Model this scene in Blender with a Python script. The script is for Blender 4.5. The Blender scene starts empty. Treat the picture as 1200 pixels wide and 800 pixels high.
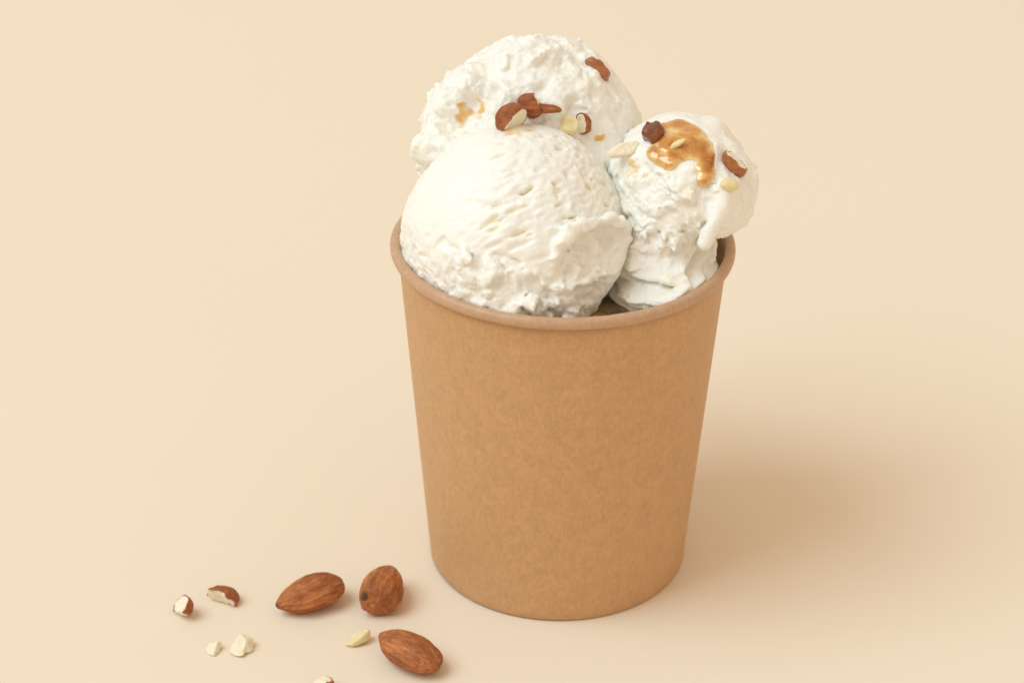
import bpy, math
import numpy as np
from mathutils import Vector, Matrix

MM = 0.001
scene = bpy.context.scene
col = scene.collection

# ------------------------------------------------------------------ camera
pitch = math.radians(29.16)
cam_d = bpy.data.cameras.new("camera")
cam = bpy.data.objects.new("camera", cam_d)
col.objects.link(cam)
cam_d.sensor_width = 36.0
cam_d.lens = 85.0
cam_d.clip_start = 0.02
cam_d.clip_end = 30.0
cam.location = (-0.0137, -0.6138, 0.4144)
cam.rotation_euler = (math.pi / 2 - pitch, 0, 0)
cam_d.dof.use_dof = True
cam_d.dof.focus_distance = 0.672
cam_d.dof.aperture_fstop = 13.0
scene.camera = cam

# ------------------------------------------------------------------ world fill (white studio) and softbox
world = bpy.data.worlds.new("World")
scene.world = world
world.use_nodes = True
bg = world.node_tree.nodes["Background"]
bg.inputs[0].default_value = (1.0, 0.805, 0.60, 1)
bg.inputs[1].default_value = 0.77

def area(name, direction, dist, size, power, color, aim=(0.01, 0, 0.06)):
    l = bpy.data.lights.new(name, 'AREA')
    l.shape = 'SQUARE'
    l.size = size
    l.energy = power
    l.color = color
    o = bpy.data.objects.new(name, l)
    col.objects.link(o)
    d = Vector(direction).normalized()
    o.location = Vector(aim) + d * dist
    o.rotation_euler = (-d).to_track_quat('-Z', 'Y').to_euler()
    return o

area("softbox_lamp", (-0.84, -0.28, 1.22), 6.0, 3.8, 226.0, (0.69, 0.895, 1.0))

scene.view_settings.view_transform = 'Standard'
scene.view_settings.look = 'None'
scene.view_settings.gamma = 1.0
scene.view_settings.use_curve_mapping = False
scene.view_settings.exposure = 0.0

# ------------------------------------------------------------------ material helpers
class NT:
    def __init__(s, name):
        s.m = bpy.data.materials.new(name)
        s.m.use_nodes = True
        s.t = s.m.node_tree
        s.b = s.t.nodes["Principled BSDF"]
        s.co = s.t.nodes.new("ShaderNodeTexCoord").outputs["Object"]
    def n(s, typ, **kw):
        nd = s.t.nodes.new(typ)
        for k, v in kw.items():
            setattr(nd, k, v)
        return nd
    def link(s, a, b):
        s.t.links.new(a, b)
    def mapping(s, scale, rot=(0, 0, 0)):
        m = s.n("ShaderNodeMapping")
        m.inputs["Scale"].default_value = scale
        m.inputs["Rotation"].default_value = rot
        s.link(s.co, m.inputs[0])
        return m.outputs[0]
    def noise(s, scale, detail=4, rough=0.55, vec=None, dist=0.0):
        nd = s.n("ShaderNodeTexNoise")
        nd.inputs["Scale"].default_value = scale
        nd.inputs["Detail"].default_value = detail
        nd.inputs["Roughness"].default_value = rough
        nd.inputs["Distortion"].default_value = dist
        s.link(vec if vec is not None else s.co, nd.inputs["Vector"])
        return nd.outputs["Fac"]
    def ramp(s, fac, stops):
        r = s.n("ShaderNodeValToRGB")
        e = r.color_ramp.elements
        while len(e) < len(stops):
            e.new(0.5)
        for el, (p, c) in zip(e, stops):
            el.position = p
            el.color = (*c, 1) if len(c) == 3 else c
        s.link(fac, r.inputs[0])
        return r.outputs[0]
    def mix(s, fac, a, b, mode='MIX'):
        m = s.n("ShaderNodeMix", data_type='RGBA', blend_type=mode)
        for sock, v in ((m.inputs[0], fac), (m.inputs[6], a), (m.inputs[7], b)):
            if isinstance(v, (int, float)):
                sock.default_value = v
            elif isinstance(v, tuple):
                sock.default_value = (*v, 1)
            else:
                s.link(v, sock)
        return m.outputs[2]
    def math(s, op, a, b=0.0, clamp=False):
        m = s.n("ShaderNodeMath", operation=op, use_clamp=clamp)
        for sock, v in ((m.inputs[0], a), (m.inputs[1], b)):
            if isinstance(v, (int, float)):
                sock.default_value = v
            else:
                s.link(v, sock)
        return m.outputs[0]
    def attr(s, name):
        a = s.n("ShaderNodeAttribute", attribute_name=name)
        return a.outputs["Fac"]
    def bump(s, h, dist, strength=1.0):
        b = s.n("ShaderNodeBump")
        b.inputs["Strength"].default_value = strength
        b.inputs["Distance"].default_value = dist
        s.link(h, b.inputs["Height"])
        s.link(b.outputs[0], s.b.inputs["Normal"])
    def set(s, key, v):
        if isinstance(v, (int, float)):
            s.b.inputs[key].default_value = v
        elif isinstance(v, tuple):
            s.b.inputs[key].default_value = (*v, 1) if s.b.inputs[key].type == 'RGBA' else v
        else:
            s.link(v, s.b.inputs[key])

def mat_backdrop():
    k = NT("beige_paper")
    n = k.noise(1800, 3, 0.6)
    n2 = k.noise(9, 2, 0.5)
    c = k.mix(n2, (0.832, 0.725, 0.592), (0.847, 0.739, 0.607))
    c = k.mix(k.math('MULTIPLY', n, 0.10), c, (0.77, 0.63, 0.48))
    k.set("Base Color", c); k.set("Roughness", 0.85)
    k.set("Specular IOR Level", 0.2)
    k.bump(n, 0.00004, 0.35)
    return k.m

def mat_kraft(name, tint, spec=0.35, rough=0.52):
    k = NT(name)
    fib = k.noise(1.0, 6, 0.7, k.mapping((900, 900, 520)))
    mot = k.noise(230, 6, 0.7, dist=0.3)
    spk = k.noise(1600, 2, 0.6)
    big = k.noise(22, 3, 0.5)
    a = tuple(0.91 * v for v in tint)
    b = tuple(min(1, 1.08 * v) for v in tint)
    c = k.mix(k.ramp(mot, [(0.30, (0, 0, 0)), (0.72, (1, 1, 1))]), a, b)
    c = k.mix(k.ramp(fib, [(0.38, (0, 0, 0)), (0.62, (1, 1, 1))]), k.mix(1.0, c, (0.89, 0.87, 0.83), 'MULTIPLY'), c)
    c = k.mix(k.ramp(spk, [(0.63, (0, 0, 0)), (0.74, (0.45, 0.45, 0.45))]), c, (0.22, 0.115, 0.045))
    c = k.mix(k.math('MULTIPLY', big, 0.2), c, tuple(0.84 * v for v in tint))
    k.set("Base Color", c)
    k.set("Roughness", k.math('ADD', k.math('MULTIPLY', mot, 0.15), rough - 0.07))
    k.set("Specular IOR Level", spec)
    k.bump(k.math('ADD', fib, k.math('MULTIPLY', mot, 0.6)), 0.00007, 0.5)
    return k.m

def mat_icecream():
    k = NT("vanilla_ice_cream")
    st = k.attr("caramel")  # caramel stains, and on the bed the brown shade painted in
    fine = k.noise(1400, 4, 0.7)
    mid = k.noise(520, 3, 0.6)
    c = k.mix(mid, (0.955, 0.945, 0.880), (0.970, 0.962, 0.910))
    c = k.mix(k.math('MULTIPLY', k.attr("custard"), 0.75), c, (0.90, 0.82, 0.52))
    c = k.mix(k.ramp(st, [(0.02, (0, 0, 0)), (0.55, (0.75, 0.75, 0.75)), (1.0, (1, 1, 1))]), c, (0.80, 0.48, 0.12))
    k.set("Base Color", c)
    k.set("Subsurface Weight", 0.45)
    k.set("Subsurface Radius", (1.0, 0.95, 0.75))
    k.set("Subsurface Scale", 0.0012)
    k.set("Roughness", k.math('ADD', 0.22, k.math('MULTIPLY', mid, 0.22)))
    k.set("Specular IOR Level", 0.5)
    wet = k.attr("smooth")
    h = k.math('ADD', fine, k.math('MULTIPLY', mid, 1.6))
    h = k.math('MULTIPLY', h, k.math('SUBTRACT', 1.0, k.math('MULTIPLY', wet, 0.55)))
    k.bump(h, 0.00050, 0.6)
    return k.m

def mat_caramel():
    k = NT("caramel_sauce")
    th = k.attr("thick")
    n = k.noise(230, 3, 0.55, dist=0.6)
    f = k.math('ADD', k.math('MULTIPLY', th, 0.75), k.math('MULTIPLY', k.math('SUBTRACT', n, 0.5), 1.5))
    c = k.ramp(f, [(0.10, (0.84, 0.60, 0.29)), (0.40, (0.68, 0.33, 0.07)), (0.8, (0.44, 0.14, 0.014))])
    k.set("Base Color", c)
    k.set("Subsurface Weight", 0.35)
    k.set("Subsurface Radius", (1.0, 0.5, 0.2))
    k.set("Subsurface Scale", 0.0012)
    k.set("Roughness", 0.10)
    k.set("Coat Weight", 1.0)
    k.set("Coat Roughness", 0.03)
    k.bump(n, 0.0004, 0.3)
    return k.m

def mat_skin(name, dark, light, rough=0.5, coat=0.0):
    k = NT(name)
    s = k.noise(1.0, 5, 0.65, k.mapping((110, 900, 900)), dist=0.5)
    g = k.noise(1300, 3, 0.6)
    p = k.noise(170, 3, 0.55)
    c = k.mix(k.ramp(s, [(0.33, (0, 0, 0)), (0.62, (1, 1, 1))]), dark, light)
    c = k.mix(k.ramp(g, [(0.60, (0, 0, 0)), (0.76, (0.5, 0.5, 0.5))]), c, tuple(min(1, v * 1.6 + 0.03) for v in light))
    c = k.mix(k.ramp(p, [(0.40, (0.55, 0.55, 0.55)), (0.60, (0, 0, 0))]), c, tuple(0.72 * v for v in dark))
    sc = k.attr("scar")
    c = k.mix(sc, c, (0.055, 0.030, 0.022))
    k.set("Base Color", c)
    k.set("Roughness", rough)
    k.set("Specular IOR Level", 0.35)
    k.set("Coat Weight", coat)
    k.set("Coat Roughness", 0.12)
    k.bump(k.math('ADD', k.math('MULTIPLY', s, 1.3), k.math('MULTIPLY', g, 0.5)), 0.00050, 0.85)
    return k.m

def mat_flesh(name, a, b):
    k = NT(name)
    n = k.noise(420, 4, 0.6)
    g = k.noise(1700, 2, 0.6)
    k.set("Base Color", k.mix(n, a, b))
    k.set("Subsurface Weight", 0.45)
    k.set("Subsurface Radius", (1.0, 0.8, 0.45))
    k.set("Subsurface Scale", 0.0007)
    k.set("Roughness", 0.55)
    k.set("Specular IOR Level", 0.3)
    k.bump(k.math('ADD', n, k.math('MULTIPLY', g, 0.6)), 0.0002, 0.5)
    return k.m

M = dict(
    paper=mat_backdrop(),
    kraft=mat_kraft("kraft_paper", (0.640, 0.380, 0.190)),
    rim=mat_kraft("kraft_rim_paper", (0.590, 0.372, 0.235), 0.45, 0.42),
    inner=mat_kraft("kraft_inner_shaded", (0.40, 0.215, 0.095), 0.5, 0.38),  # wall's own paper, darkened: shade inside the cup painted into the tint
    cream=mat_icecream(),
    caramel=mat_caramel(),
    skin=mat_skin("almond_skin", (0.305, 0.088, 0.026), (0.610, 0.222, 0.072)),
    chip_skin=mat_skin("chopped_almond_skin", (0.28, 0.075, 0.024), (0.50, 0.165, 0.052)),
    glazed=mat_skin("caramel_glazed_skin", (0.15, 0.030, 0.008), (0.33, 0.085, 0.018), 0.25, 0.8),
    amber=mat_skin("amber_nut_skin", (0.36, 0.105, 0.022), (0.52, 0.19, 0.05), 0.25, 0.7),
    flesh=mat_flesh("almond_flesh", (0.84, 0.76, 0.58), (0.88, 0.82, 0.68)),
    flesh_yellow=mat_flesh("almond_flesh_yellow", (0.80, 0.68, 0.38), (0.84, 0.75, 0.48)),
)

# ------------------------------------------------------------------ object helpers
def obj(name, data, mat=None, parent=None, loc=None):
    o = bpy.data.objects.new(name, data)
    col.objects.link(o)
    if parent is not None:
        o.parent = parent
    if loc is not None:
        o.location = loc
    if mat is not None and data is not None:
        data.materials.append(mat)
    return o

def tag(o, label, cat, group=None):
    o["label"] = label
    o["category"] = cat
    if group:
        o["group"] = group
    return o

def mesh_np(name, V, Q, attrs=None, smooth=True):
    """V (n,3) in mm, Q (m,4) quads"""
    me = bpy.data.meshes.new(name)
    V = np.asarray(V, np.float32) * MM
    Q = np.asarray(Q, np.int32)
    me.vertices.add(len(V))
    me.vertices.foreach_set("co", V.ravel())
    me.loops.add(Q.size)
    me.loops.foreach_set("vertex_index", Q.ravel())
    me.polygons.add(len(Q))
    me.polygons.foreach_set("loop_start", np.arange(0, Q.size, 4, dtype=np.int32))
    me.update(calc_edges=True)
    me.polygons.foreach_set("use_smooth", np.full(len(Q), smooth))
    for k, a in (attrs or {}).items():
        at = me.attributes.new(k, 'FLOAT', 'POINT')
        at.data.foreach_set("value", np.asarray(a, np.float32))
    me.validate()
    return me

def lathe(name, prof, n=160):
    """prof: list of (r, z) mm, closed ring"""
    P = np.array(prof, float)
    a = np.linspace(0, 2 * np.pi, n, endpoint=False)
    V = np.stack([P[:, None, 0] * np.cos(a), P[:, None, 0] * np.sin(a), P[:, None, 1] + 0 * a], -1).reshape(-1, 3)
    m = len(P)
    i, j = np.meshgrid(np.arange(m), np.arange(n), indexing='ij')
    i2 = (i + 1) % m
    j2 = (j + 1) % n
    Q = np.stack([i * n + j, i * n + j2, i2 * n + j2, i2 * n + j], -1).reshape(-1, 4)
    return mesh_np(name, V, Q)

# ------------------------------------------------------------------ noise + signed distance tools (mm)
_rng = np.random.default_rng(7)
_LAT = (_rng.random((64, 64, 64)).astype(np.float32) * 2 - 1).ravel()

_ROT = []
for _k in range(8):
    _q, _r = np.linalg.qr(_rng.normal(size=(3, 3)))
    _ROT.append(_q.astype(np.float32))

def vnoise(P, freq, seed=0):
    """smooth value noise, roughly -1..1"""
    X = (P @ _ROT[int(seed * 7 + round(freq * 50)) % 8]) * np.float32(freq) + np.float32(seed * 17.37 + 200.0)
    I = np.floor(X).astype(np.int32)
    Fr = (X - I).astype(np.float32)
    Fr = Fr * Fr * Fr * (Fr * (Fr * 6 - 15) + 10)
    I &= 63
    J = (I + 1) & 63
    x0, y0, z0 = I[:, 0] * 4096, I[:, 1] * 64, I[:, 2]
    x1, y1, z1 = J[:, 0] * 4096, J[:, 1] * 64, J[:, 2]
    fx, fy, fz = Fr[:, 0], Fr[:, 1], Fr[:, 2]
    L = _LAT
    a = L[x0 + y0 + z0]; a = a + (L[x1 + y0 + z0] - a) * fx
    b = L[x0 + y1 + z0]; b = b + (L[x1 + y1 + z0] - b) * fx
    c = L[x0 + y0 + z1]; c = c + (L[x1 + y0 + z1] - c) * fx
    d = L[x0 + y1 + z1]; d = d + (L[x1 + y1 + z1] - d) * fx
    a = a + (b - a) * fy
    c = c + (d - c) * fy
    return a + (c - a) * fz

def fbm(P, freq, seed, oct=3, gain=0.5):
    s = 0; g = 1.0
    for o in range(oct):
        s = s + g * vnoise(P, freq * 2.03 ** o, seed + o * 3)
        g *= gain
    return s

def torn(P, seed, f=0.22):
    """surface of torn frozen cream: warped, grainy, with crumbs standing out"""
    w = np.stack([vnoise(P, 0.14, seed + 40 + k) for k in range(3)], -1) * np.float32(2.2)
    W = (P + w).astype(np.float32)
    n = fbm(W, f, seed, 4, 0.58)
    c = vnoise(W, f * 1.9, seed + 60)
    return n * 0.75 + 0.8 * sstep(0.25, 0.7, c) - 0.7 * sstep(0.3, 0.75, vnoise(W, f * 1.2, seed + 66))

def sstep(a, b, x):
    t = np.clip((x - a) / (b - a), 0, 1)
    return t * t * (3 - 2 * t)

def ell(P, c, r):
    q = (P - np.float32(c))
    k0 = np.sqrt(((q / np.float32(r)) ** 2).sum(-1))
    k1 = np.sqrt(((q / (np.float32(r) ** 2)) ** 2).sum(-1)) + 1e-9
    return k0 * (k0 - 1) / k1

def squash(P, c, r, k=0.3):
    """points pulled towards an ellipsoid, so noise read there varies little with depth (no caves)"""
    q = P - np.float32(c)
    s_ = 1.0 / np.sqrt(((q / np.float32(r)) ** 2).sum(-1))
    S = q * s_[:, None]
    return (S + k * (q - S) + np.float32(c)).astype(np.float32)

def capsule(P, a, b, ra, rb):
    a = np.float32(a); ab = np.float32(b) - a
    pa = P - a
    h = np.clip((pa @ ab) / (ab @ ab + 1e-9), 0, 1)
    return np.sqrt(((pa - h[:, None] * ab) ** 2).sum(-1)) - (ra + (rb - ra) * h)

def chain(P, pts, rad):
    d = None
    for i in range(len(pts) - 1):
        e = capsule(P, pts[i], pts[i + 1], rad[i], rad[i + 1])
        d = e if d is None else np.minimum(d, e)
    return d

def smin(a, b, k):
    h = np.clip(0.5 + 0.5 * (b - a) / k, 0, 1)
    return b + (a - b) * h - k * h * (1 - h)

def smax(a, b, k):
    return -smin(-a, -b, k)

def surface_nets(D, origin, h):
    nx, ny, nz = D.shape
    S = D < 0
    cnt = np.zeros((nx - 1, ny - 1, nz - 1), np.int8)
    offs = [(i, j, k) for i in (0, 1) for j in (0, 1) for k in (0, 1)]
    for i, j, k in offs:
        cnt += S[i:nx - 1 + i, j:ny - 1 + j, k:nz - 1 + k]
    act = (cnt > 0) & (cnt < 8)
    idx = np.argwhere(act)
    vid = np.full(act.shape, -1, np.int32)
    vid[act] = np.arange(len(idx))
    vals = {o: D[idx[:, 0] + o[0], idx[:, 1] + o[1], idx[:, 2] + o[2]] for o in offs}
    acc = np.zeros((len(idx), 3), np.float32)
    n = np.zeros(len(idx), np.float32)
    for o in offs:
        for ax in range(3):
            if o[ax]:
                continue
            p = list(o); p[ax] = 1; p = tuple(p)
            a, b = vals[o], vals[p]
            cr = (a < 0) != (b < 0)
            t = np.where(cr, a / np.where(cr, a - b, 1), 0)
            v = np.zeros((len(idx), 3), np.float32) + np.float32(o)
            v[:, ax] += t
            acc += np.where(cr[:, None], v, 0)
            n += cr
    V = (idx + acc / n[:, None]) * h + np.float32(origin)
    quads = []
    for ax in range(3):
        u, w = (ax + 1) % 3, (ax + 2) % 3
        sl0 = [slice(None)] * 3; sl1 = [slice(None)] * 3
        sl0[ax] = slice(0, -1); sl1[ax] = slice(1, None)
        a, b = S[tuple(sl0)], S[tuple(sl1)]
        e = np.argwhere(a != b)
        ok = (e[:, u] > 0) & (e[:, w] > 0) & (e[:, u] < D.shape[u] - 1) & (e[:, w] < D.shape[w] - 1)
        e = e[ok]
        flip = a[e[:, 0], e[:, 1], e[:, 2]]
        def g(du, dw):
            f = e.copy(); f[:, u] += du; f[:, w] += dw
            return vid[f[:, 0], f[:, 1], f[:, 2]]
        q = np.stack([g(-1, -1), g(0, -1), g(0, 0), g(-1, 0)], -1)
        q[~flip] = q[~flip][:, ::-1]
        quads.append(q)
    return V, np.concatenate(quads)

def relax(V, Q, it=1, lam=0.5):
    e = np.concatenate([Q[:, [0, 1]], Q[:, [1, 2]], Q[:, [2, 3]], Q[:, [3, 0]]])
    i = np.concatenate([e[:, 0], e[:, 1]]); j = np.concatenate([e[:, 1], e[:, 0]])
    n = np.bincount(i, minlength=len(V)).astype(np.float32)
    for _ in range(it):
        A = np.stack([np.bincount(i, weights=V[j, k], minlength=len(V)) for k in range(3)], -1) / n[:, None]
        V = V + lam * (A - V)
    return V.astype(np.float32)

def sdf_mesh(lo, hi, h, coarse, mid=None, fine=None, b1=5.2, b2=1.3, relax_it=1):
    """coarse SDF on every voxel, `mid(P,d)` within b1 of it, `fine(P,d)` within b2"""
    lo = np.float32(lo); hi = np.float32(hi)
    n = np.ceil((hi - lo) / h).astype(int) + 1
    ax = [lo[k] + h * np.arange(n[k], dtype=np.float32) for k in range(3)]
    D = np.empty(tuple(n), np.float32)
    YZ = np.stack(np.meshgrid(ax[1], ax[2], indexing='ij'), -1).reshape(-1, 2)
    for i, x in enumerate(ax[0]):
        P = np.concatenate([np.full((len(YZ), 1), x, np.float32), YZ], 1)
        D[i] = coarse(P).reshape(n[1], n[2])
    for fn, band in ((mid, b1), (fine, b2)):
        if fn is None:
            continue
        I = np.nonzero(np.abs(D) < band)
        P = np.stack([ax[k][I[k]] for k in range(3)], -1)
        D[I] = fn(P, D[I])
    V, Q = surface_nets(D, lo, h)
    if relax_it:
        V = relax(V, Q, relax_it)
    # keep only the largest connected piece
    lab = np.arange(len(V))
    while True:
        m = lab[Q].min(1)
        new = lab.copy()
        for k in range(4):
            np.minimum.at(new, Q[:, k], m)
        new = new[new]
        if (new == lab).all():
            break
        lab = new
    big = np.bincount(lab, minlength=len(V)).argmax()
    keep = lab == big
    rm = np.cumsum(keep) - 1
    Q = rm[Q[keep[Q[:, 0]]]]
    return V[keep], Q

def stain_or_shade(P, pts, seed):
    W = P + np.stack([vnoise(P, 0.22, seed + k) + 0.5 * vnoise(P, 0.6, seed + 5 + k) for k in range(3)], -1) * np.float32(1.9)
    return blobs(W.astype(np.float32), pts)

def blobs(P, pts):
    m = np.zeros(len(P), np.float32)
    for x, y, z, r in pts:
        d = np.sqrt(((P - np.float32((x, y, z))) ** 2).sum(-1))
        m = np.maximum(m, 1 - sstep(0.35 * r, r, d))
    return m

RIGHT = np.float32((1, 0, 0))
UP = np.float32((0, math.sin(pitch), math.cos(pitch)))
TOCAM = np.float32((0, -math.cos(pitch), math.sin(pitch)))

# ================================================================== setting
t = bpy.data.meshes.new("tabletop")
t.from_pydata([(-2.2, -1.6, 0), (2.2, -1.6, 0), (2.2, 2.6, 0), (-2.2, 2.6, 0)], [], [(0, 1, 2, 3)])
table = obj("tabletop", t, M["paper"])
table["kind"] = "structure"

# ================================================================== paper cup
H = 105.3
RB, RT = 38.45, 46.7           # outer wall radius at the bottom and under the rim
def wall_r(z):
    return RB + (RT - RB) * z / 101.0
LEAN = 0.007                  # the cup stands a hair out of true
cup = obj("paper_cup", None, loc=(0, 0, 0.00025))
cup.rotation_euler = (0, LEAN, 0)
tag(cup, "brown kraft paper cup filled with three scoops of ice cream", "cup")
TH = 0.55
prof = [(wall_r(0) - 0.75, 0.0), (wall_r(0) - 0.25, 0.12), (wall_r(0.6), 0.6)]
prof += [(wall_r(z), z) for z in np.linspace(3, 102.6, 26)]
prof += [(wall_r(z) - TH, z) for z in np.linspace(102.6, 1.0, 26)]
prof += [(wall_r(0) - 1.4, 0.3)]
obj("wall", lathe("wall", prof, 220), M["kraft"], cup)
inner = [(wall_r(z) - TH - 0.03, z) for z in np.linspace(103.0, 5.6, 20)] + [(wall_r(z) - TH - 0.25, z) for z in np.linspace(5.6, 103.0, 20)]
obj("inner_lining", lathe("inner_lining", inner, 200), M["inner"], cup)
rim = []
for a in np.linspace(0, 2 * np.pi, 22, endpoint=False):
    ca, sa = math.cos(a), math.sin(a)
    rim.append((47.45 + 1.58 * math.copysign(abs(ca) ** 0.9, ca), 103.5 + 1.7 * math.copysign(abs(sa) ** 0.9, sa)))
rm_ = lathe("rim", rim, 260)
rv = np.empty(len(rm_.vertices) * 3, np.float32); rm_.vertices.foreach_get("co", rv); rv = rv.reshape(-1, 3) / MM
wob = vnoise(rv.astype(np.float32), 0.05, 3) * 0.18 + vnoise(rv.astype(np.float32), 0.3, 5) * 0.07
rv[:, 2] += wob
rv[:, :2] *= (1 + wob * 0.004)[:, None]
rm_.vertices.foreach_set("co", (rv * MM).ravel())
obj("rim", rm_, M["rim"], cup)
flo = [(0.01, 5.0)] + [(r, 5.0) for r in np.linspace(6, wall_r(5) - 0.9, 6)] + [(wall_r(5) - 0.9, 5.5)] + [(r, 5.5) for r in np.linspace(wall_r(5) - 6, 6, 6)] + [(0.01, 5.5)]
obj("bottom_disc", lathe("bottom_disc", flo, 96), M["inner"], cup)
# glued overlap seam at the back of the wall
sv, sq = [], []
for k, z in enumerate(np.linspace(0.8, 101.0, 30)):
    for a in np.linspace(math.radians(84), math.radians(97), 8):
        for off in (0.06, 0.42):
            r = wall_r(z) + (off if off < 0.1 else 0.38)
            sv.append((r * math.cos(a), r * math.sin(a), z))
def sid(k, a, o): return (k * 8 + a) * 2 + o
for k in range(29):
    for a in range(7):
        sq.append((sid(k, a, 1), sid(k, a + 1, 1), sid(k + 1, a + 1, 1), sid(k + 1, a, 1)))
        sq.append((sid(k, a, 0), sid(k + 1, a, 0), sid(k + 1, a + 1, 0), sid(k, a + 1, 0)))
    sq.append((sid(k, 0, 0), sid(k, 0, 1), sid(k + 1, 0, 1), sid(k + 1, 0, 0)))
    sq.append((sid(k, 7, 1), sid(k, 7, 0), sid(k + 1, 7, 0), sid(k + 1, 7, 1)))
obj("seam", mesh_np("seam", sv, sq), M["kraft"], cup)

def inner_clip(P):
    """distance outside the cup's inner wall (only below the rim)"""
    r = np.sqrt((P[:, 0] - LEAN * P[:, 2]) ** 2 + P[:, 1] ** 2)
    return r - (RB + (RT - RB) * np.minimum(P[:, 2], 106.0) / 101.0 - 1.0)

SCOOPS = "ice cream scoops in the paper cup"
CLOUD = {}
def scoop(name, label, V, Q, car_or_shade, smo, group=SCOOPS, custard=None):
    if custard is None:
        custard = sstep(0.35, 0.8, vnoise(V, 0.16, 330) + 0.4 * vnoise(V, 0.5, 331)) * (1 - 0.7 * smo) * 0.3
    base = np.float32((V[:, 0].mean(), V[:, 1].mean(), V[:, 2].min()))
    me = mesh_np(name, V - base, Q, {"caramel": car_or_shade, "smooth": smo, "custard": custard})
    o = obj(name, me, M["cream"], loc=tuple(float(v) * MM for v in base))
    tag(o, label, "ice cream", group)
    CLOUD[label] = V
    return o

# ------------------------------------------------------------------ front scoop
CF, RF = (-12.7, -8.0, 106.3), (32.6, 32.3, 35.8)
LIP = [(-2.7, -37.1, 118.3), (-1.6, -35.8, 120.9), (0.9, -33.6, 123.2), (4.2, -31.1, 124.2), (8.0, -27.9, 124.2), (12.3, -23.5, 122.8), (15.8, -19.5, 119.7), (17.8, -17.3, 115.5)]
LIP2 = [(17.8, -18.6, 113.5), (16.5, -22.5, 110.8), (12.6, -28.6, 110.2), (8.0, -33.1, 110.0), (3.8, -36.0, 109.9)]
REC = [(7.0, -31.2, 119.9, 5.2), (11.1, -27.6, 119.1, 4.4), (2.8, -34.9, 117.6, 3.6), (1.0, -36.6, 114.9, 3.2), (7.1, -33.1, 114.4, 3.4)]
def OUT(pts, k=0.9):
    c = np.array(CF)
    return [tuple(np.array(p) + k * (np.array(p) - c) / np.linalg.norm(np.array(p) - c)) for p in pts]
rg = np.random.default_rng(21)
CRUMB = []
for k in range(30):
    a = math.radians(200 + 98 * (k + 0.6 * rg.random()) / 30)
    rr = 33.2 + rg.uniform(-1.4, 1.2)
    CRUMB.append((CF[0] + rr * math.cos(a), CF[1] + rr * math.sin(a), 102.5 + rg.uniform(-1, 5), rg.uniform(1.2, 3.2)))

def front_masks(P):
    n = P - np.float32(CF)
    n = n / np.linalg.norm(n, axis=1, keepdims=True)
    nx, nu = n @ RIGHT, n @ UP
    b = -0.20 + 0.36 * nx * nx
    lo = vnoise(P, 0.11, 4)
    m = sstep(0.07, -0.07, nu - b + 0.13 * lo)
    pit = sstep(-0.6, 0.1, nx) * sstep(-0.1, 0.15, nu) * sstep(0.97, 0.75, nu)
    return m, pit

# scooping direction on the front scoop: to the right and slightly up
SD = RIGHT * 0.93 + UP * 0.36
SD = SD / np.linalg.norm(SD)
SO = np.cross(TOCAM, SD); SO = SO / np.linalg.norm(SO)
SB = np.cross(SD, SO)
def streak(P, along, across):
    return np.stack([P @ SD * along, P @ SO * across, P @ SB * across], -1).astype(np.float32)

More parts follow.
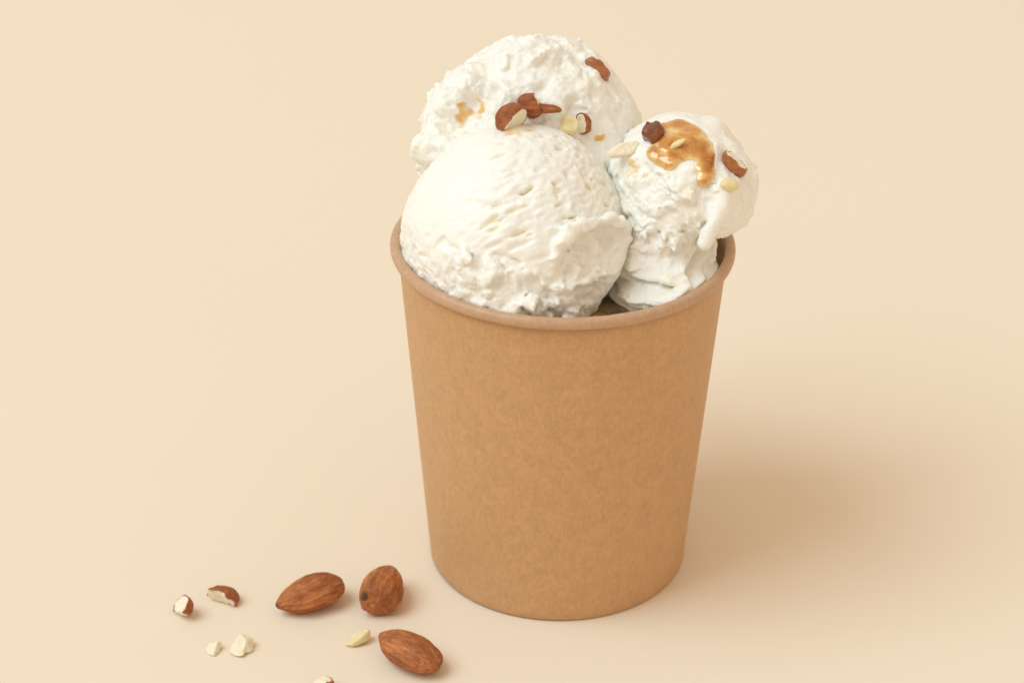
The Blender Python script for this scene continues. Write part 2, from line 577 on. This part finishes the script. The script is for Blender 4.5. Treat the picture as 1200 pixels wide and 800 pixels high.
def f_coarse(P):
    return ell(P, CF, RF)
def f_mid(P, d):
    S = squash(P, CF, RF)
    m, pit = front_masks(P)
    lump = np.abs(fbm(P, 0.13, 11, 3, 0.45))
    d = d - 0.55 * vnoise(P, 0.06, 2)
    rec = blobs(P, [(x, y, z, r * 1.3) for x, y, z, r in REC])
    d = d - m * (1 - rec) * (2.6 * lump - 0.2 + 0.95 * torn(squash(P, CF, RF, 0.6), 211, 0.17)) - rec * 1.3 * torn(S, 83, 0.34)
    # torn step where the skirt starts
    edge = np.exp(-((m - 0.5) / 0.28) ** 2)
    d = d + 1.5 * edge * sstep(-0.1, 0.5, vnoise(P, 0.14, 31))
    # elongated pits dragged by the scoop
    st = vnoise(streak(S, 0.12, 0.52), 1.0, 6) * 0.7 + vnoise(streak(S, 0.3, 1.1), 1.0, 9) * 0.45
    d = d + pit * (1 - m) * 2.1 * sstep(0.28, 1.1, st)
    d = d + (1 - m) * 0.9 * sstep(0.45, 0.9, vnoise(streak(S, 0.10, 0.42), 1.0, 16)) * (1 - pit * 0.5)
    # recess with curled lip
    for x, y, z, r in REC:
        q = np.sqrt(((P - np.float32((x, y, z))) ** 2).sum(-1))
        d = d + 0.8 * (1 - sstep(0.45 * r, 1.1 * r, q)) * (0.8 + 0.3 * vnoise(P, 0.4, 40))
    for c_, r_ in (((7.2, -32.6, 121.0), 4.6), ((1.6, -38.8, 114.6), 4.2), ((12.4, -27.0, 119.6), 4.2)):
        q = np.sqrt(((P - np.float32(c_)) ** 2).sum(-1)) - r_ * (1 + 0.10 * vnoise(P, 0.3, 45))
        d = smax(d, -q, 0.8)
    wig = np.stack([vnoise(P, 0.3, 51), vnoise(P, 0.3, 52), vnoise(P, 0.3, 53)], -1) * 0.9
    d = smin(d, chain(P + wig, OUT(LIP), [1.1, 1.9, 2.2, 1.8, 1.4, 2.0, 1.8, 1.2]), 0.9)
    d = smin(d, chain(P + wig, LIP2, [1.4, 1.6, 1.5, 1.5, 1.0]), 0.8)
    # undercut at the lower right
    cutn = np.float32((0.81, -0.283, -0.507))
    d = smax(d, (P - np.float32((13.6, -27.6, 105.8))) @ cutn + 0.9 * vnoise(P, 0.15, 47), 4.0)
    # smooth melting lobe under the lip, at the right
    d = smin(d, chain(P, [(15.6, -19.6, 114.8), (12.2, -26.5, 109.2), (8.6, -31.0, 102.8)], [3.0, 3.9, 2.2]), 1.6)
    # crumbs of the skirt
    for x, y, z, r in CRUMB:
        q = np.sqrt(((P - np.float32((x, y, z))) ** 2).sum(-1))
        d = smin(d, q - r * (0.9 + 0.35 * vnoise(P, 0.6, 60)), 0.9)
    d = smin(d, capsule(P + wig, (-26.6, -34.4, 121.0), (-26.0, -36.9, 117.6), 0.8, 1.4), 1.0)
    for x, y, z, r in ((-22.9, -37.7, 116.0, 2.8), (-31.0, -34.5, 112.8, 2.6), (-18.3, -39.6, 112.0, 2.8), (-8.0, -39.7, 112.4, 2.6), (-28.6, -34.7, 117.0, 2.2)):
        q = np.sqrt(((P - np.float32((x, y, z))) ** 2).sum(-1))
        d = d + 1.8 * (1 - sstep(0.3 * r, 1.1 * r, q))
    return smax(d, inner_clip(P), 0.6)
def f_fine(P, d):
    m, pit = front_masks(P)
    P0 = P
    P = squash(P, CF, RF)
    lobe = chain(P0, [(15.2, -19.6, 114.5), (11.6, -25.5, 109.0), (8.0, -29.5, 103.0)], [4.6, 5, 3.4])
    rough = m * sstep(-0.5, 0.8, lobe)
    d = d - rough * (0.58 * torn(P, 71, 0.45) + 0.14 * vnoise(P, 1.2, 78))
    rec = blobs(P, [(x, y, z, r * 1.2) for x, y, z, r in REC])
    d = d - rec * 0.7 * torn(P, 73, 0.45)
    d = d - (1 - m) * (0.22 * vnoise(streak(P, 0.25, 1.2), 1.0, 75) + pit * 0.40 * vnoise(streak(P, 0.35, 0.9), 1.0, 76) + pit * 0.14 * vnoise(P, 0.9, 77) + 0.09 * vnoise(P, 0.7, 79))
    return d
V, Q = sdf_mesh((-50, -46, 80), (25, 28, 147), 0.40, f_coarse, f_mid, f_fine, relax_it=2)
m, pit = front_masks(V)
car_or_shade = stain_or_shade(V, [(-8.5, -6.5, 142.2, 2.6), (-12.5, -8.0, 142.2, 3.6), (-24.0, -37.5, 110.0, 1.8), (-18.5, -39.0, 108.0, 1.6)], 321) * 0.5
# yellower custard ribbons laid bare by the scoop's drag
VS = squash(V, CF, RF)
rib = vnoise(streak(VS, 0.12, 0.52), 1.0, 6) * 0.7 + vnoise(streak(VS, 0.3, 1.1), 1.0, 9) * 0.45
rib = sstep(0.42, 0.85, rib) * pit * (1 - m)
front = scoop("ice_cream_scoop", "smooth vanilla scoop with curled lip, topped with chopped almonds", V, Q, car_or_shade, (1 - m) * (1 - 0.6 * pit), custard=rib)

# ------------------------------------------------------------------ back scoop
CB, RBk = (-9.0, 26.0, 122.6), (32.6, 32.5, 30.6)
def b_coarse(P):
    return ell(P, CB, RBk)
def b_mask(P):
    n = P - np.float32(CB); n = n / np.linalg.norm(n, axis=1, keepdims=True)
    return sstep(0.25, 0.75, n @ RIGHT + 0.25 * vnoise(P, 0.1, 8)), n
def b_mid(P, d):
    s, n = b_mask(P)
    d = d - 2.0 * vnoise(P, 0.06, 103) + 0.4
    for c_, r_ in (((-10.0, 22.5, 149.3), 6.0), ((-2.0, 22.0, 149.6), 5.2), ((-30.5, 12.0, 141.0), 6.0), ((-37.5, 12.0, 127.0), 5.0), ((-24, 13, 146.0), 5.0)):
        q = np.sqrt(((P - np.float32(c_)) ** 2).sum(-1)) - r_ * (0.85 + 0.3 * vnoise(P, 0.25, 109))
        d = smin(d, q, 3.5)
    d = d - (1 - 0.5 * s) * 1.5 * torn(squash(P, CB, RBk, 0.5), 101, 0.125)
    rid = 1 - np.abs(vnoise(np.stack([P[:, 0] * 0.20 + P[:, 2] * 0.08, P[:, 1] * 0.14, P[:, 2] * 0.07], -1).astype(np.float32), 1.0, 107))
    d = d - s * 0.8 * sstep(0.55, 1.0, rid)
    for x, y, z, r in ((-25.5, 7.2, 143.0, 4.0), (-28.8, 6.2, 139.0, 3.2), (3, 8.0, 143.0, 3.5), (13.5, 8.0, 140.0, 3.0)):
        q = np.sqrt(((P - np.float32((x, y, z))) ** 2).sum(-1))
        d = d + 1.7 * (1 - sstep(0.3 * r, 1.1 * r, q))
    return d
def b_fine(P, d):
    s, n = b_mask(P)
    P = squash(P, CB, RBk)
    k = 1 - 0.6 * s
    d = d - k * (0.36 * torn(P, 121, 0.42) + 0.13 * vnoise(P, 1.2, 125))
    return d
V, Q = sdf_mesh((-49, -14, 100), (31, 66, 160), 0.42, b_coarse, b_mid, b_fine)
s, n = b_mask(V)
car_or_shade = stain_or_shade(V, [(-24.0, 8.0, 144.6, 2.8), (-26.2, 7.0, 141.6, 3.2), (-28.6, 6.4, 138.8, 3.0), (12.2, 4.9, 133.5, 2.0), (13.0, 5.5, 136.0, 1.4), (11.0, 22.6, 145.0, 2.2)], 301)
car_or_shade = np.clip(car_or_shade * (0.75 + 0.4 * vnoise(V, 0.4, 130)), 0, 1)
back = scoop("ice_cream_scoop", "rough crumbly vanilla scoop rising behind the smooth one", V, Q, car_or_shade, s * 0.4)

# ------------------------------------------------------------------ right scoop
CR, RR = (32.6, 0.0, 122.2), (20.8, 24.0, 19.6)
RDRIP = [(44.4, -17.5, 130.0), (43.2, -21.0, 126.2), (41.2, -23.6, 121.3), (38.9, -24.4, 116.3)]
def r_parts(P):
    up = ell(P, CR, RR)
    up = smax(up, 113.0 + 0.10 * (P[:, 0] - 33) - P[:, 2] + 1.2 * vnoise(P, 0.12, 144), 2.0)
    lowb = ell(P, (28.8, -13.0, 98.6), (14.8, 22.0, 12.8))
    neck = ell(P, (25.5, -7.0, 109.0), (14.5, 18.0, 14.5))
    return up, lowb, neck
def r_coarse(P):
    up, lowb, neck = r_parts(P)
    return smin(smin(up, neck, 5.0), lowb, 5.0)
def r_masks(P):
    top = sstep(131.0, 136.5, P[:, 2] + 0.12 * (P[:, 0] - 33) - 2.2 * vnoise(P, 0.12, 140))
    side = sstep(39.0, 43.0, P[:, 0] + 1.6 * vnoise(P, 0.2, 141) + 0.25 * (118 - P[:, 2]) * 0)
    lowm = sstep(112.0, 107.0, P[:, 2] + 1.5 * vnoise(P, 0.15, 142))
    return top, side, lowm
def r_mid(P, d):
    top, side, lowm = r_masks(P)
    sm = np.maximum(0.85 * top, 0.6 * side * (1 - lowm))
    a = np.abs(fbm(P, 0.13, 151, 3, 0.45))
    d = d - 0.9 * vnoise(P, 0.07, 152) - 1.3 * side * vnoise(P * np.float32((1, 1, 0.5)), 0.16, 159)
    d = d - (1 - sm) * (1 - lowm) * (1.8 * a - 2.0 + 0.9 * torn(P, 221, 0.2))
    # the smooth right flank stands proud of the torn left face
    d = d - 1.2 * side * (1 - lowm) * (1 - 0.5 * top)
    # folded layers of the lower body, sloping up to the right
    L = np.stack([P[:, 0] * 0.055, P[:, 1] * 0.09, (P[:, 2] - 0.16 * P[:, 0] - 0.10 * P[:, 1]) * 0.42], -1).astype(np.float32)
    lay = vnoise(L, 1.0, 155) + 0.4 * vnoise(L * np.float32(2.3), 1.0, 156)
    d = d + lowm * (2.0 * sstep(0.0, 0.6, lay) - 1.4 * sstep(0.0, -0.6, lay) - 0.55 * torn(P, 231, 0.16))
    # undercut between ball and lower body
    q = P - np.float32((34.0, -14.0, 107.5))
    d = d + 1.4 * np.exp(-(q[:, 2] / 1.8) ** 2) * sstep(16, 6, np.abs(q[:, 0])) * sstep(-0.3, 0.3, vnoise(P, 0.16, 158))
    d = smin(d, chain(P, RDRIP, [2.2, 2.0, 1.8, 2.1]), 3.6)
    d = smax(d, -chain(P, [(46.0, -15.0, 130.0), (48.2, -13.0, 124.0), (47.8, -13.5, 117.0)], [0.3, 1.2, 1.4]), 1.2)
    # thin hanging lip at the right
    wig = np.stack([vnoise(P, 0.25, 161), vnoise(P, 0.25, 162), vnoise(P, 0.25, 163)], -1) * 1.2
    d = smin(d, chain(P + wig, [(44.0, -17.5, 119.5), (48.0, -11.0, 117.2), (50.3, -2.0, 116.8), (49.0, 8, 116.5)], [1.6, 2.0, 2.0, 2.0]), 2.5)
    return np.where(P[:, 2] < 105.6, smax(d, inner_clip(P), 0.6), d)
def r_fine(P, d):
    top, side, lowm = r_masks(P)
    sm = np.maximum(0.75 * top, 0.4 * side * (1 - lowm))
    sm = np.maximum(sm, 1 - sstep(0.0, 1.0, chain(P, RDRIP, [2.0, 2.6, 2.9, 3.9])))
    d = d - (1 - sm) * (1 - 0.65 * lowm) * (0.55 * torn(np.where(P[:, 2:] > 111, squash(P, CR, RR), P), 171, 0.45) + 0.12 * vnoise(P, 1.2, 178))
    d = d - 0.12 * vnoise(P, 0.5, 172)
    return d
V, Q = sdf_mesh((3, -38, 82), (62, 32, 147), 0.38, r_coarse, r_mid, r_fine)
top, side, lowm = r_masks(V)
car_or_shade = stain_or_shade(V, [(18.6, -10.3, 134.0, 3.2), (16.8, -10.7, 131.0, 3.0), (17.6, -13.0, 127.0, 2.6), (20.8, -19.8, 122.0, 2.2), (22.5, -18.0, 113.5, 3.0),
                (25.5, -17.5, 112.8, 2.2), (30.0, -12.0, 139.5, 5.0), (37, -9, 140, 5.0), (39, -17, 134.5, 2.6), (45.9, -11.2, 135.7, 3.4), (41.0, -19.6, 130.9, 2.4), (34.0, -21.0, 117.5, 1.6)], 311)
car_or_shade = np.clip(car_or_shade * (0.5 + 0.6 * vnoise(V, 0.35, 180)), 0, 1) * 0.75
right = scoop("ice_cream_scoop", "melting vanilla scoop overhanging the rim, with caramel running down it", V, Q, car_or_shade, np.maximum(top, side) * 0.9)
RV = V

# ------------------------------------------------------------------ ice cream packed in the cup under the scoops
def bed_coarse(P):
    top = P[:, 2] - (91.5 + 0.16 * (P[:, 1]) * sstep(-40, 30, P[:, 1]) * 0 - 2.5 * np.exp(-((P[:, 0] - 8) ** 2 + (P[:, 1] + 32) ** 2) / 120))
    return smax(np.maximum(top, 60 - P[:, 2]), inner_clip(P), 0.8)
def bed_mid(P, d):
    lump = np.abs(fbm(P, 0.12, 201, 3, 0.5))
    d = d - 2.2 * lump * sstep(86, 90, P[:, 2])
    d = smin(d, chain(P, [(-45.3, 2, 96), (-45.2, 7, 101.5), (-44.2, 12, 103.4)], [1.0, 1.9, 1.5]), 1.0)
    d = smin(d, chain(P, [(-43.5, 15, 99), (-42.0, 19.0, 103.0), (-40, 23, 103.5)], [1.0, 1.2, 1.6]), 1.0)
    d = smin(d, chain(P, [(-45.3, 2, 97), (-43, 4, 90)], [1.2, 2.5]), 1.0)
    d = smin(d, chain(P, [(-43.5, 15, 99), (-42, 14, 90)], [1.2, 2.5]), 1.0)
    d = d - 0.4 * vnoise(P, 0.45, 203)
    return smax(d, inner_clip(P), 0.5)
V, Q = sdf_mesh((-49, -49, 58), (49, 49, 108), 0.6, bed_coarse, bed_mid, None, b1=8.0)
car_or_shade = stain_or_shade(V, [(8, -26, 90, 18)], 341) * 0.6  # the gap's shade and the cup's warm bounce, painted brown into the cream
scoop("ice_cream_bed", "melted ice cream packed inside the cup beneath the three scoops", V, Q, car_or_shade, np.full(len(V), 0.5), None)

# ------------------------------------------------------------------ caramel sauce on the right scoop
CAR = [(27.4, -3.7, 141.2, 2.6), (32.2, -2.3, 142.2, 2.8), (35.9, -6.3, 141.4, 3.2), (38.1, -10.4, 139.7, 3.0), (39.3, -14.3, 137.1, 2.6), (39.2, -17.3, 134.7, 2.2), (38.7, -19.6, 132.4, 1.5),
       (32.9, -10.1, 140.3, 3.2), (28.3, -10.2, 139.6, 3.0), (24.8, -11.6, 137.7, 1.9), (27.0, -14.3, 136.9, 1.9), (29.2, -15.9, 136.3, 1.7), (30.5, -13.8, 138.2, 2.2), (33.5, -13.2, 138.6, 2.0), (36.0, -11.5, 139.2, 2.6)]
def r_full(P):
    d = r_coarse(P)
    return r_mid(P, d)
def car_co(P):
    q = (P - np.float32(CR)) / np.float32(RR)
    P = q / np.linalg.norm(q, axis=1, keepdims=True) * np.float32(RR) + np.float32(CR)
    g = None
    for x, y, z, r in CAR:
        q = np.sqrt(((P - np.float32((x, y, z))) ** 2).sum(-1)) - r * 1.3
        g = q if g is None else smin(g, q, 2.6)
    return g
def car_sdf(P, d):
    s = r_full(P)
    edge = car_co(P) + 0.45 * vnoise(P, 0.3, 210)
    h = 0.0 + 0.85 * sstep(0.3, -2.0, edge) + 0.22 * vnoise(P, 0.28, 211) * sstep(0.2, -1.0, edge)
    return smax(smax(s - h, -(s + 0.8), 0.3), edge, 0.5)
V, Q = sdf_mesh((18, -27, 124), (47, 8, 150), 0.28, lambda P: car_sdf(P, 0), relax_it=2)
e = car_co(V)
th = sstep(0.2, -2.6, e) * 0.7 + 0.4 * sstep(2.2, 0.0, np.sqrt(((V - np.float32((39.0, -14.5, 137))) ** 2).sum(-1)) / 2.5)
base = np.float32((V[:, 0].mean(), V[:, 1].mean(), V[:, 2].min()))
o = obj("caramel_sauce", mesh_np("caramel_sauce", V - base, Q, {"thick": th}), M["caramel"], loc=tuple(float(v) * MM for v in base))
tag(o, "glossy amber caramel sauce poured over the top of the overhanging scoop", "sauce")

# ================================================================== almonds
def rotm(rx, ry, rz):
    return np.array(Matrix.Rotation(math.radians(rz), 3, 'Z') @ Matrix.Rotation(math.radians(ry), 3, 'Y') @ Matrix.Rotation(math.radians(rx), 3, 'X'))

def almond(label, x, y, rot, L=22.5, W=12.8, T=9.2, tipk=1.0, seed=1, flat=0.0, scars=()):
    """long axis = local X, tip at +X"""
    nu, na = 110, 120
    u = np.linspace(0, 1, nu)
    tt = 0.5 - 0.5 * np.cos(np.pi * u)
    prof = np.sin(np.pi * tt ** 0.86) ** (0.46 + 0.16 * tipk * tt)
    prof = prof * (1 - 0.10 * tipk * np.exp(-((tt - 0.93) / 0.09) ** 2))
    a = np.linspace(0, 2 * np.pi, na, endpoint=False)
    X = (tt - 0.5) * L
    rad = prof[:, None]
    ca, sa = np.cos(a)[None], np.sin(a)[None]
    Y = rad * np.sign(ca) * np.abs(ca) ** 0.95 * W / 2
    Z = rad * np.sign(sa) * np.abs(sa) ** 0.95 * T / 2
    P = np.stack([X[:, None] + 0 * Y, Y, Z], -1).reshape(-1, 3).astype(np.float32)
    # wrinkles run from the blunt end to the tip
    q = np.stack([P[:, 0] * 0.09, np.tile(np.cos(a), nu) * 3.0, np.tile(np.sin(a), nu) * 3.0], -1).astype(np.float32)
    w = 1 - np.abs(vnoise(q, 1.0, seed)) * 1.6
    w2 = 1 - np.abs(vnoise(q * np.float32((2.0, 2.2, 2.2)), 1.0, seed + 5)) * 1.4
    amp = np.repeat(np.clip(prof, 0, 1) ** 0.6, na)
    dsp = amp * (0.46 * w + 0.24 * w2 - 0.42) + 0.35 * amp * vnoise(P, 0.14, seed + 9)
    N = P * np.float32((0.15, 1, (W / T) ** 1.2)); N /= (np.linalg.norm(N, axis=1, keepdims=True) + 1e-6)
    P = P + N * dsp[:, None]
    if flat:
        xm = np.float32(-flat * L + 0.08 * L)
        pl = P[:, 0] + 0.25 * P[:, 1] - 0.12 * P[:, 2] + 0.5 * vnoise(P, 0.3, seed + 3)
        P[:, 0] += np.maximum(xm - pl, 0) * 0.72
    sc = np.zeros(len(P), np.float32)
    sc = np.maximum(sc, 0.75 * sstep(0.955, 0.992, np.repeat(tt, na)))
    for (sx, sy, sz, sr) in scars:
        dd = np.sqrt(((P - np.float32((sx, sy, sz))) ** 2).sum(-1))
        k = sstep(sr * 1.15, sr * 0.5, dd)
        sc = np.maximum(sc, 0.85 * k)
        P = P - N * (0.5 * k)[:, None]
    R = rotm(*rot)
    Pw = P @ R.T
    zmin = Pw[:, 2].min()
    i, j = np.meshgrid(np.arange(nu - 1), np.arange(na), indexing='ij')
    j2 = (j + 1) % na
    Q = np.stack([i * na + j, (i + 1) * na + j, (i + 1) * na + j2, i * na + j2], -1).reshape(-1, 4)[:, ::-1]
    me = mesh_np("almond", P, Q, {"scar": sc})
    o = obj("almond", me, M["skin"], loc=(x * MM, y * MM, (-zmin + 0.02) * MM))
    o.rotation_euler = Matrix(R.tolist()).to_euler()
    tag(o, label, "almond", "whole almonds beside the cup")
    return o

almond("whole almond with its pointed tip towards the chopped crumbs", -73.0, -31.0, (-8, 4, 207), L=21.5, W=12.0, seed=1)
almond("stubby whole almond with a dark scar on its blunt end, close to the cup", -51.8, -30.5, (12, -4, 77), L=22.0, W=12.2, T=10.4, tipk=0.6, seed=2, flat=0.36, scars=((-6.9, 4.0, 1.8, 1.7),))
almond("whole almond lying with its pointed tip towards the yellowish chip", -43.0, -58.5, (10, -3, 141), L=22.0, W=12.6, seed=3)

# ------------------------------------------------------------------ chopped pieces
CHOPS = "chopped almond pieces"
def nut_piece(name, label, pos, rad, rot, planes, skin="chip_skin", flesh="flesh", on=None, sink=0.0, seed=1, facets=0, lump=0.4, h=0.17, ragged=0.25, cat="nut piece", group=CHOPS, part=None):
    """ellipsoid of radii `rad` turned by `rot`, cut by world-direction planes (normal, offset)"""
    R = rotm(*rot).astype(np.float32)
    B = max(rad) + 1.2
    fr = np.random.default_rng(seed)
    FN = []
    for _ in range(facets):
        v = fr.normal(size=3); v /= np.linalg.norm(v)
        FN.append((v.astype(np.float32), float(np.linalg.norm(np.array(rad) * (R.T @ v))) * fr.uniform(0.66, 0.86)))
    def e(P):
        q = ell(P @ R, (0, 0, 0), rad)
        for v, o_ in FN:
            q = smax(q, P @ v - o_, 0.12)
        return q - lump * vnoise(P, 0.35, seed) - 0.12 * vnoise(P, 0.9, seed + 1)
    def cut(P):
        c = np.full(len(P), -99, np.float32)
        for nrm, off in planes:
            nn = np.float32(nrm); nn = nn / np.linalg.norm(nn)
            c = smax(c, P @ nn - off + 0.42 * vnoise(P, 0.45, seed + 7) + 0.16 * vnoise(P, 1.3, seed + 8), 0.2)
        return c
    def fl(P):
        return smax(e(P), cut(P), 0.2)
    lo, hi = (-B, -B, -B), (B, B, B)
    V, Q = sdf_mesh(lo, hi, h, fl, relax_it=1)
    pieces = [("flesh", V, Q, M[flesh])]
    if skin:
        def sk(P):
            c = cut(P)
            if not len(planes):
                c = c * 0 - 9
            return smax(np.abs(e(P) - 0.12) - 0.17, c + ragged * (0.4 + vnoise(P, 0.55, seed + 12) + 0.5 * vnoise(P, 1.4, seed + 13)) + 0.05, 0.1)
        Vs, Qs = sdf_mesh(lo, hi, h * 0.75, sk, relax_it=1)
        pieces.append(("skin", Vs, Qs, M[skin]))
    zmin = min(p[1][:, 2].min() for p in pieces)
    if len(pos) == 3 and on is None:
        loc = np.array(pos)
        shift = np.float32((0, 0, 0))
    elif on is None:
        loc = np.array((pos[0], pos[1], 0.01))
        shift = np.float32((0, 0, -zmin))
    else:
        c = np.float32(on[1]); nrm = np.float32(pos) - c; nrm /= np.linalg.norm(nrm)
        C3 = CLOUD[on[0]]
        k = ((C3 - np.float32(pos)) ** 2).sum(-1).argsort()[:60]
        hgt = ((C3[k] - c) @ nrm).max()
        loc = c + nrm * (hgt + sink)
        shift = np.float32((0, 0, 0))
    if len(pieces) == 1:
        root = obj(name, mesh_np(name, pieces[0][1] + shift, pieces[0][2]), pieces[0][3])
    else:
        root = obj(name, None)
        for pn, v, q, mt in pieces:
            obj(pn, mesh_np(pn, v + shift, q), mt, root)
    root.location = tuple(float(v) * MM for v in loc)
    tag(root, label, cat, group)
    return root

cam3 = lambda r, u, c: tuple(float(v) for v in (RIGHT * r + UP * u + TOCAM * c))

# on the table
nut_piece("almond_chip", "small almond chip with a spike of brown skin, outermost crumb", (-110.3, -36.0), (3.6, 3.2, 3.6), (0, 25, 0),
          [(cam3(-0.75, 0.55, 0.45), 0.2), (cam3(-0.3, -0.9, 0.2), 2.0)], seed=11, ragged=0.35)
nut_piece("almond_chip", "crescent almond chip with brown skin on top and white cut face", (-99.0, -29.5), (4.9, 3.6, 3.4), (0, 14, 6),
          [(cam3(-0.45, -0.70, 0.55), 0.5), ((0, 0, -1), 1.6)], seed=12, ragged=0.35)
nut_piece("almond_chip", "small peeled white almond crumb next to a larger white one", (-98.8, -53.0), (2.6, 2.4, 3.2), (0, 10, 20),
          [(cam3(-0.5, 0.55, 0.7), 0.8), (cam3(0.8, 0.1, 0.5), 1.0), ((0, 0, -1), 0.9), (cam3(-0.2, 1, 0.0), 1.8)], skin=None, seed=13)
nut_piece("almond_chip", "larger peeled white almond crumb with pyramid facets", (-90.6, -52.5), (4.3, 3.6, 4.0), (0, -10, -20),
          [(cam3(-0.35, 0.55, 0.8), 1.3), (cam3(0.8, 0.2, 0.55), 1.6), ((0, 0, -1), 1.2), (cam3(0.35, 1, 0.1), 2.6), (cam3(-0.9, 0.5, 0.0), 2.5)], skin=None, seed=14)
nut_piece("almond_chip", "pale yellow half moon almond chip between the whole almonds", (-58.2, -48.6), (4.3, 2.3, 2.3), (0, -16, 18),
          [(cam3(-0.45, 0.75, 0.3), 0.4), ((0, 0, -1), 1.3)], skin=None, flesh="flesh_yellow", seed=15)
nut_piece("almond_chip", "white almond chip edged with torn brown skin, beyond the yellowish chip from the cup", (-67.0, -71.5), (3.8, 3.0, 3.0), (0, 10, -10),
          [(cam3(-0.6, 0.5, 0.5), 0.9), ((0, 0, -1), 1.5), (cam3(-0.2, 0.9, 0.3), 1.6)], seed=16, ragged=0.4)

FL, BL, RL = front["label"], back["label"], right["label"]
# on the front scoop
nut_piece("almond_chunk", "rounded brown almond chunk with diagonal pale cut face on the smooth scoop", (-13.4, -4.6, 143.6), (4.8, 3.8, 5.0), (0, 0, 0),
          [(cam3(0.70, -0.62, 0.36), 1.1), (cam3(0.95, -0.1, 0.1), 3.6)], seed=21, ragged=0.12, facets=4, lump=0.25)
nut_piece("almond_chunk", "brown almond chunk leaning behind the rounded one", (-8.4, 1.6, 145.7), (3.6, 3.0, 3.2), (0, 35, 0),
          [(cam3(0.85, 0.45, 0.1), 2.2)], seed=22, ragged=0.15, facets=10, lump=0.3)
nut_piece("almond_skin_flake", "dark curled flake of almond skin beside the two brown chunks", (-3.9, 0.9, 144.9), (4.3, 1.7, 1.1), (25, 4, 0),
          [(cam3(0, -0.9, 0.5), 0.9)], flesh="chip_skin", skin=None, seed=23, cat="nut skin")
nut_piece("almond_chunk", "creamy peeled almond chunk half buried on top of the smooth scoop", (1.9, 1.7, 139.6), (2.7, 2.4, 3.0), (0, 20, 0),
          [(cam3(0.3, 0.3, 0.8), 1.2), (cam3(-0.8, 0.3, 0.4), 1.6)], skin=None, flesh="flesh_yellow", seed=24)
nut_piece("almond_chunk", "thin almond slice with brown edge next to the creamy chunk", (5.8, 4.4, 139.0), (2.1, 1.9, 3.0), (0, -22, 0),
          [(cam3(-0.75, -0.2, 0.6), 0.3)], seed=25, ragged=0.1)
# on the back scoop
nut_piece("almond_chunk", "amber glazed almond chunk high on the rough crumbly scoop", (10.3, 22.9, 147.0), (3.3, 2.6, 4.3), (0, -38, 0),
          [(cam3(0.7, 0.7, 0.1), 2.6)], skin="amber", seed=46, ragged=0.1, lump=0.15, facets=4)
# on the right scoop
nut_piece("almond_sliver", "pale almond sliver wedged between two scoops beside the caramel", (17.9, -6.0, 135.3), (4.6, 2.0, 1.9), (0, -24, 0),
          [(cam3(-0.1, 0.2, 0.9), 1.1)], skin=None, on=(RL, CR), sink=1.0, seed=27)
nut_piece("almond_chunk", "dark red glazed almond chunk in the caramel", (25.5, -6.0, 140.2), (3.0, 2.7, 3.9), (0, -30, 0),
          [], skin="glazed", flesh="amber", on=(RL, CR), sink=0.5, seed=41, ragged=0.1, lump=0.7, facets=9)
nut_piece("almond_sliver", "small pale yellow almond splinter lying in the caramel", (31.4, -11.6, 139.4), (2.7, 0.9, 0.9), (0, -38, 0),
          [(cam3(0.0, 0.3, 0.9), 0.6)], skin=None, flesh="flesh_yellow", on=(RL, CR), sink=1.2, seed=29)
nut_piece("almond_chunk", "caramel brown almond chunk on the outer flank of the overhanging scoop", (47.4, -11.6, 134.2), (2.7, 2.4, 4.3), (0, -28, 0),
          [(cam3(0.6, 0.65, 0.35), 1.3)], skin="amber", on=(RL, CR), sink=0.2, seed=30, facets=5, lump=0.4, ragged=0.1)
nut_piece("almond_chunk", "cream coated almond nub at the foot of the caramel tongue", (44.4, -18.0, 130.6), (2.7, 2.0, 1.9), (0, 10, 0),
          [], skin=None, flesh="flesh_yellow", on=(RL, CR), sink=0.4, seed=31)
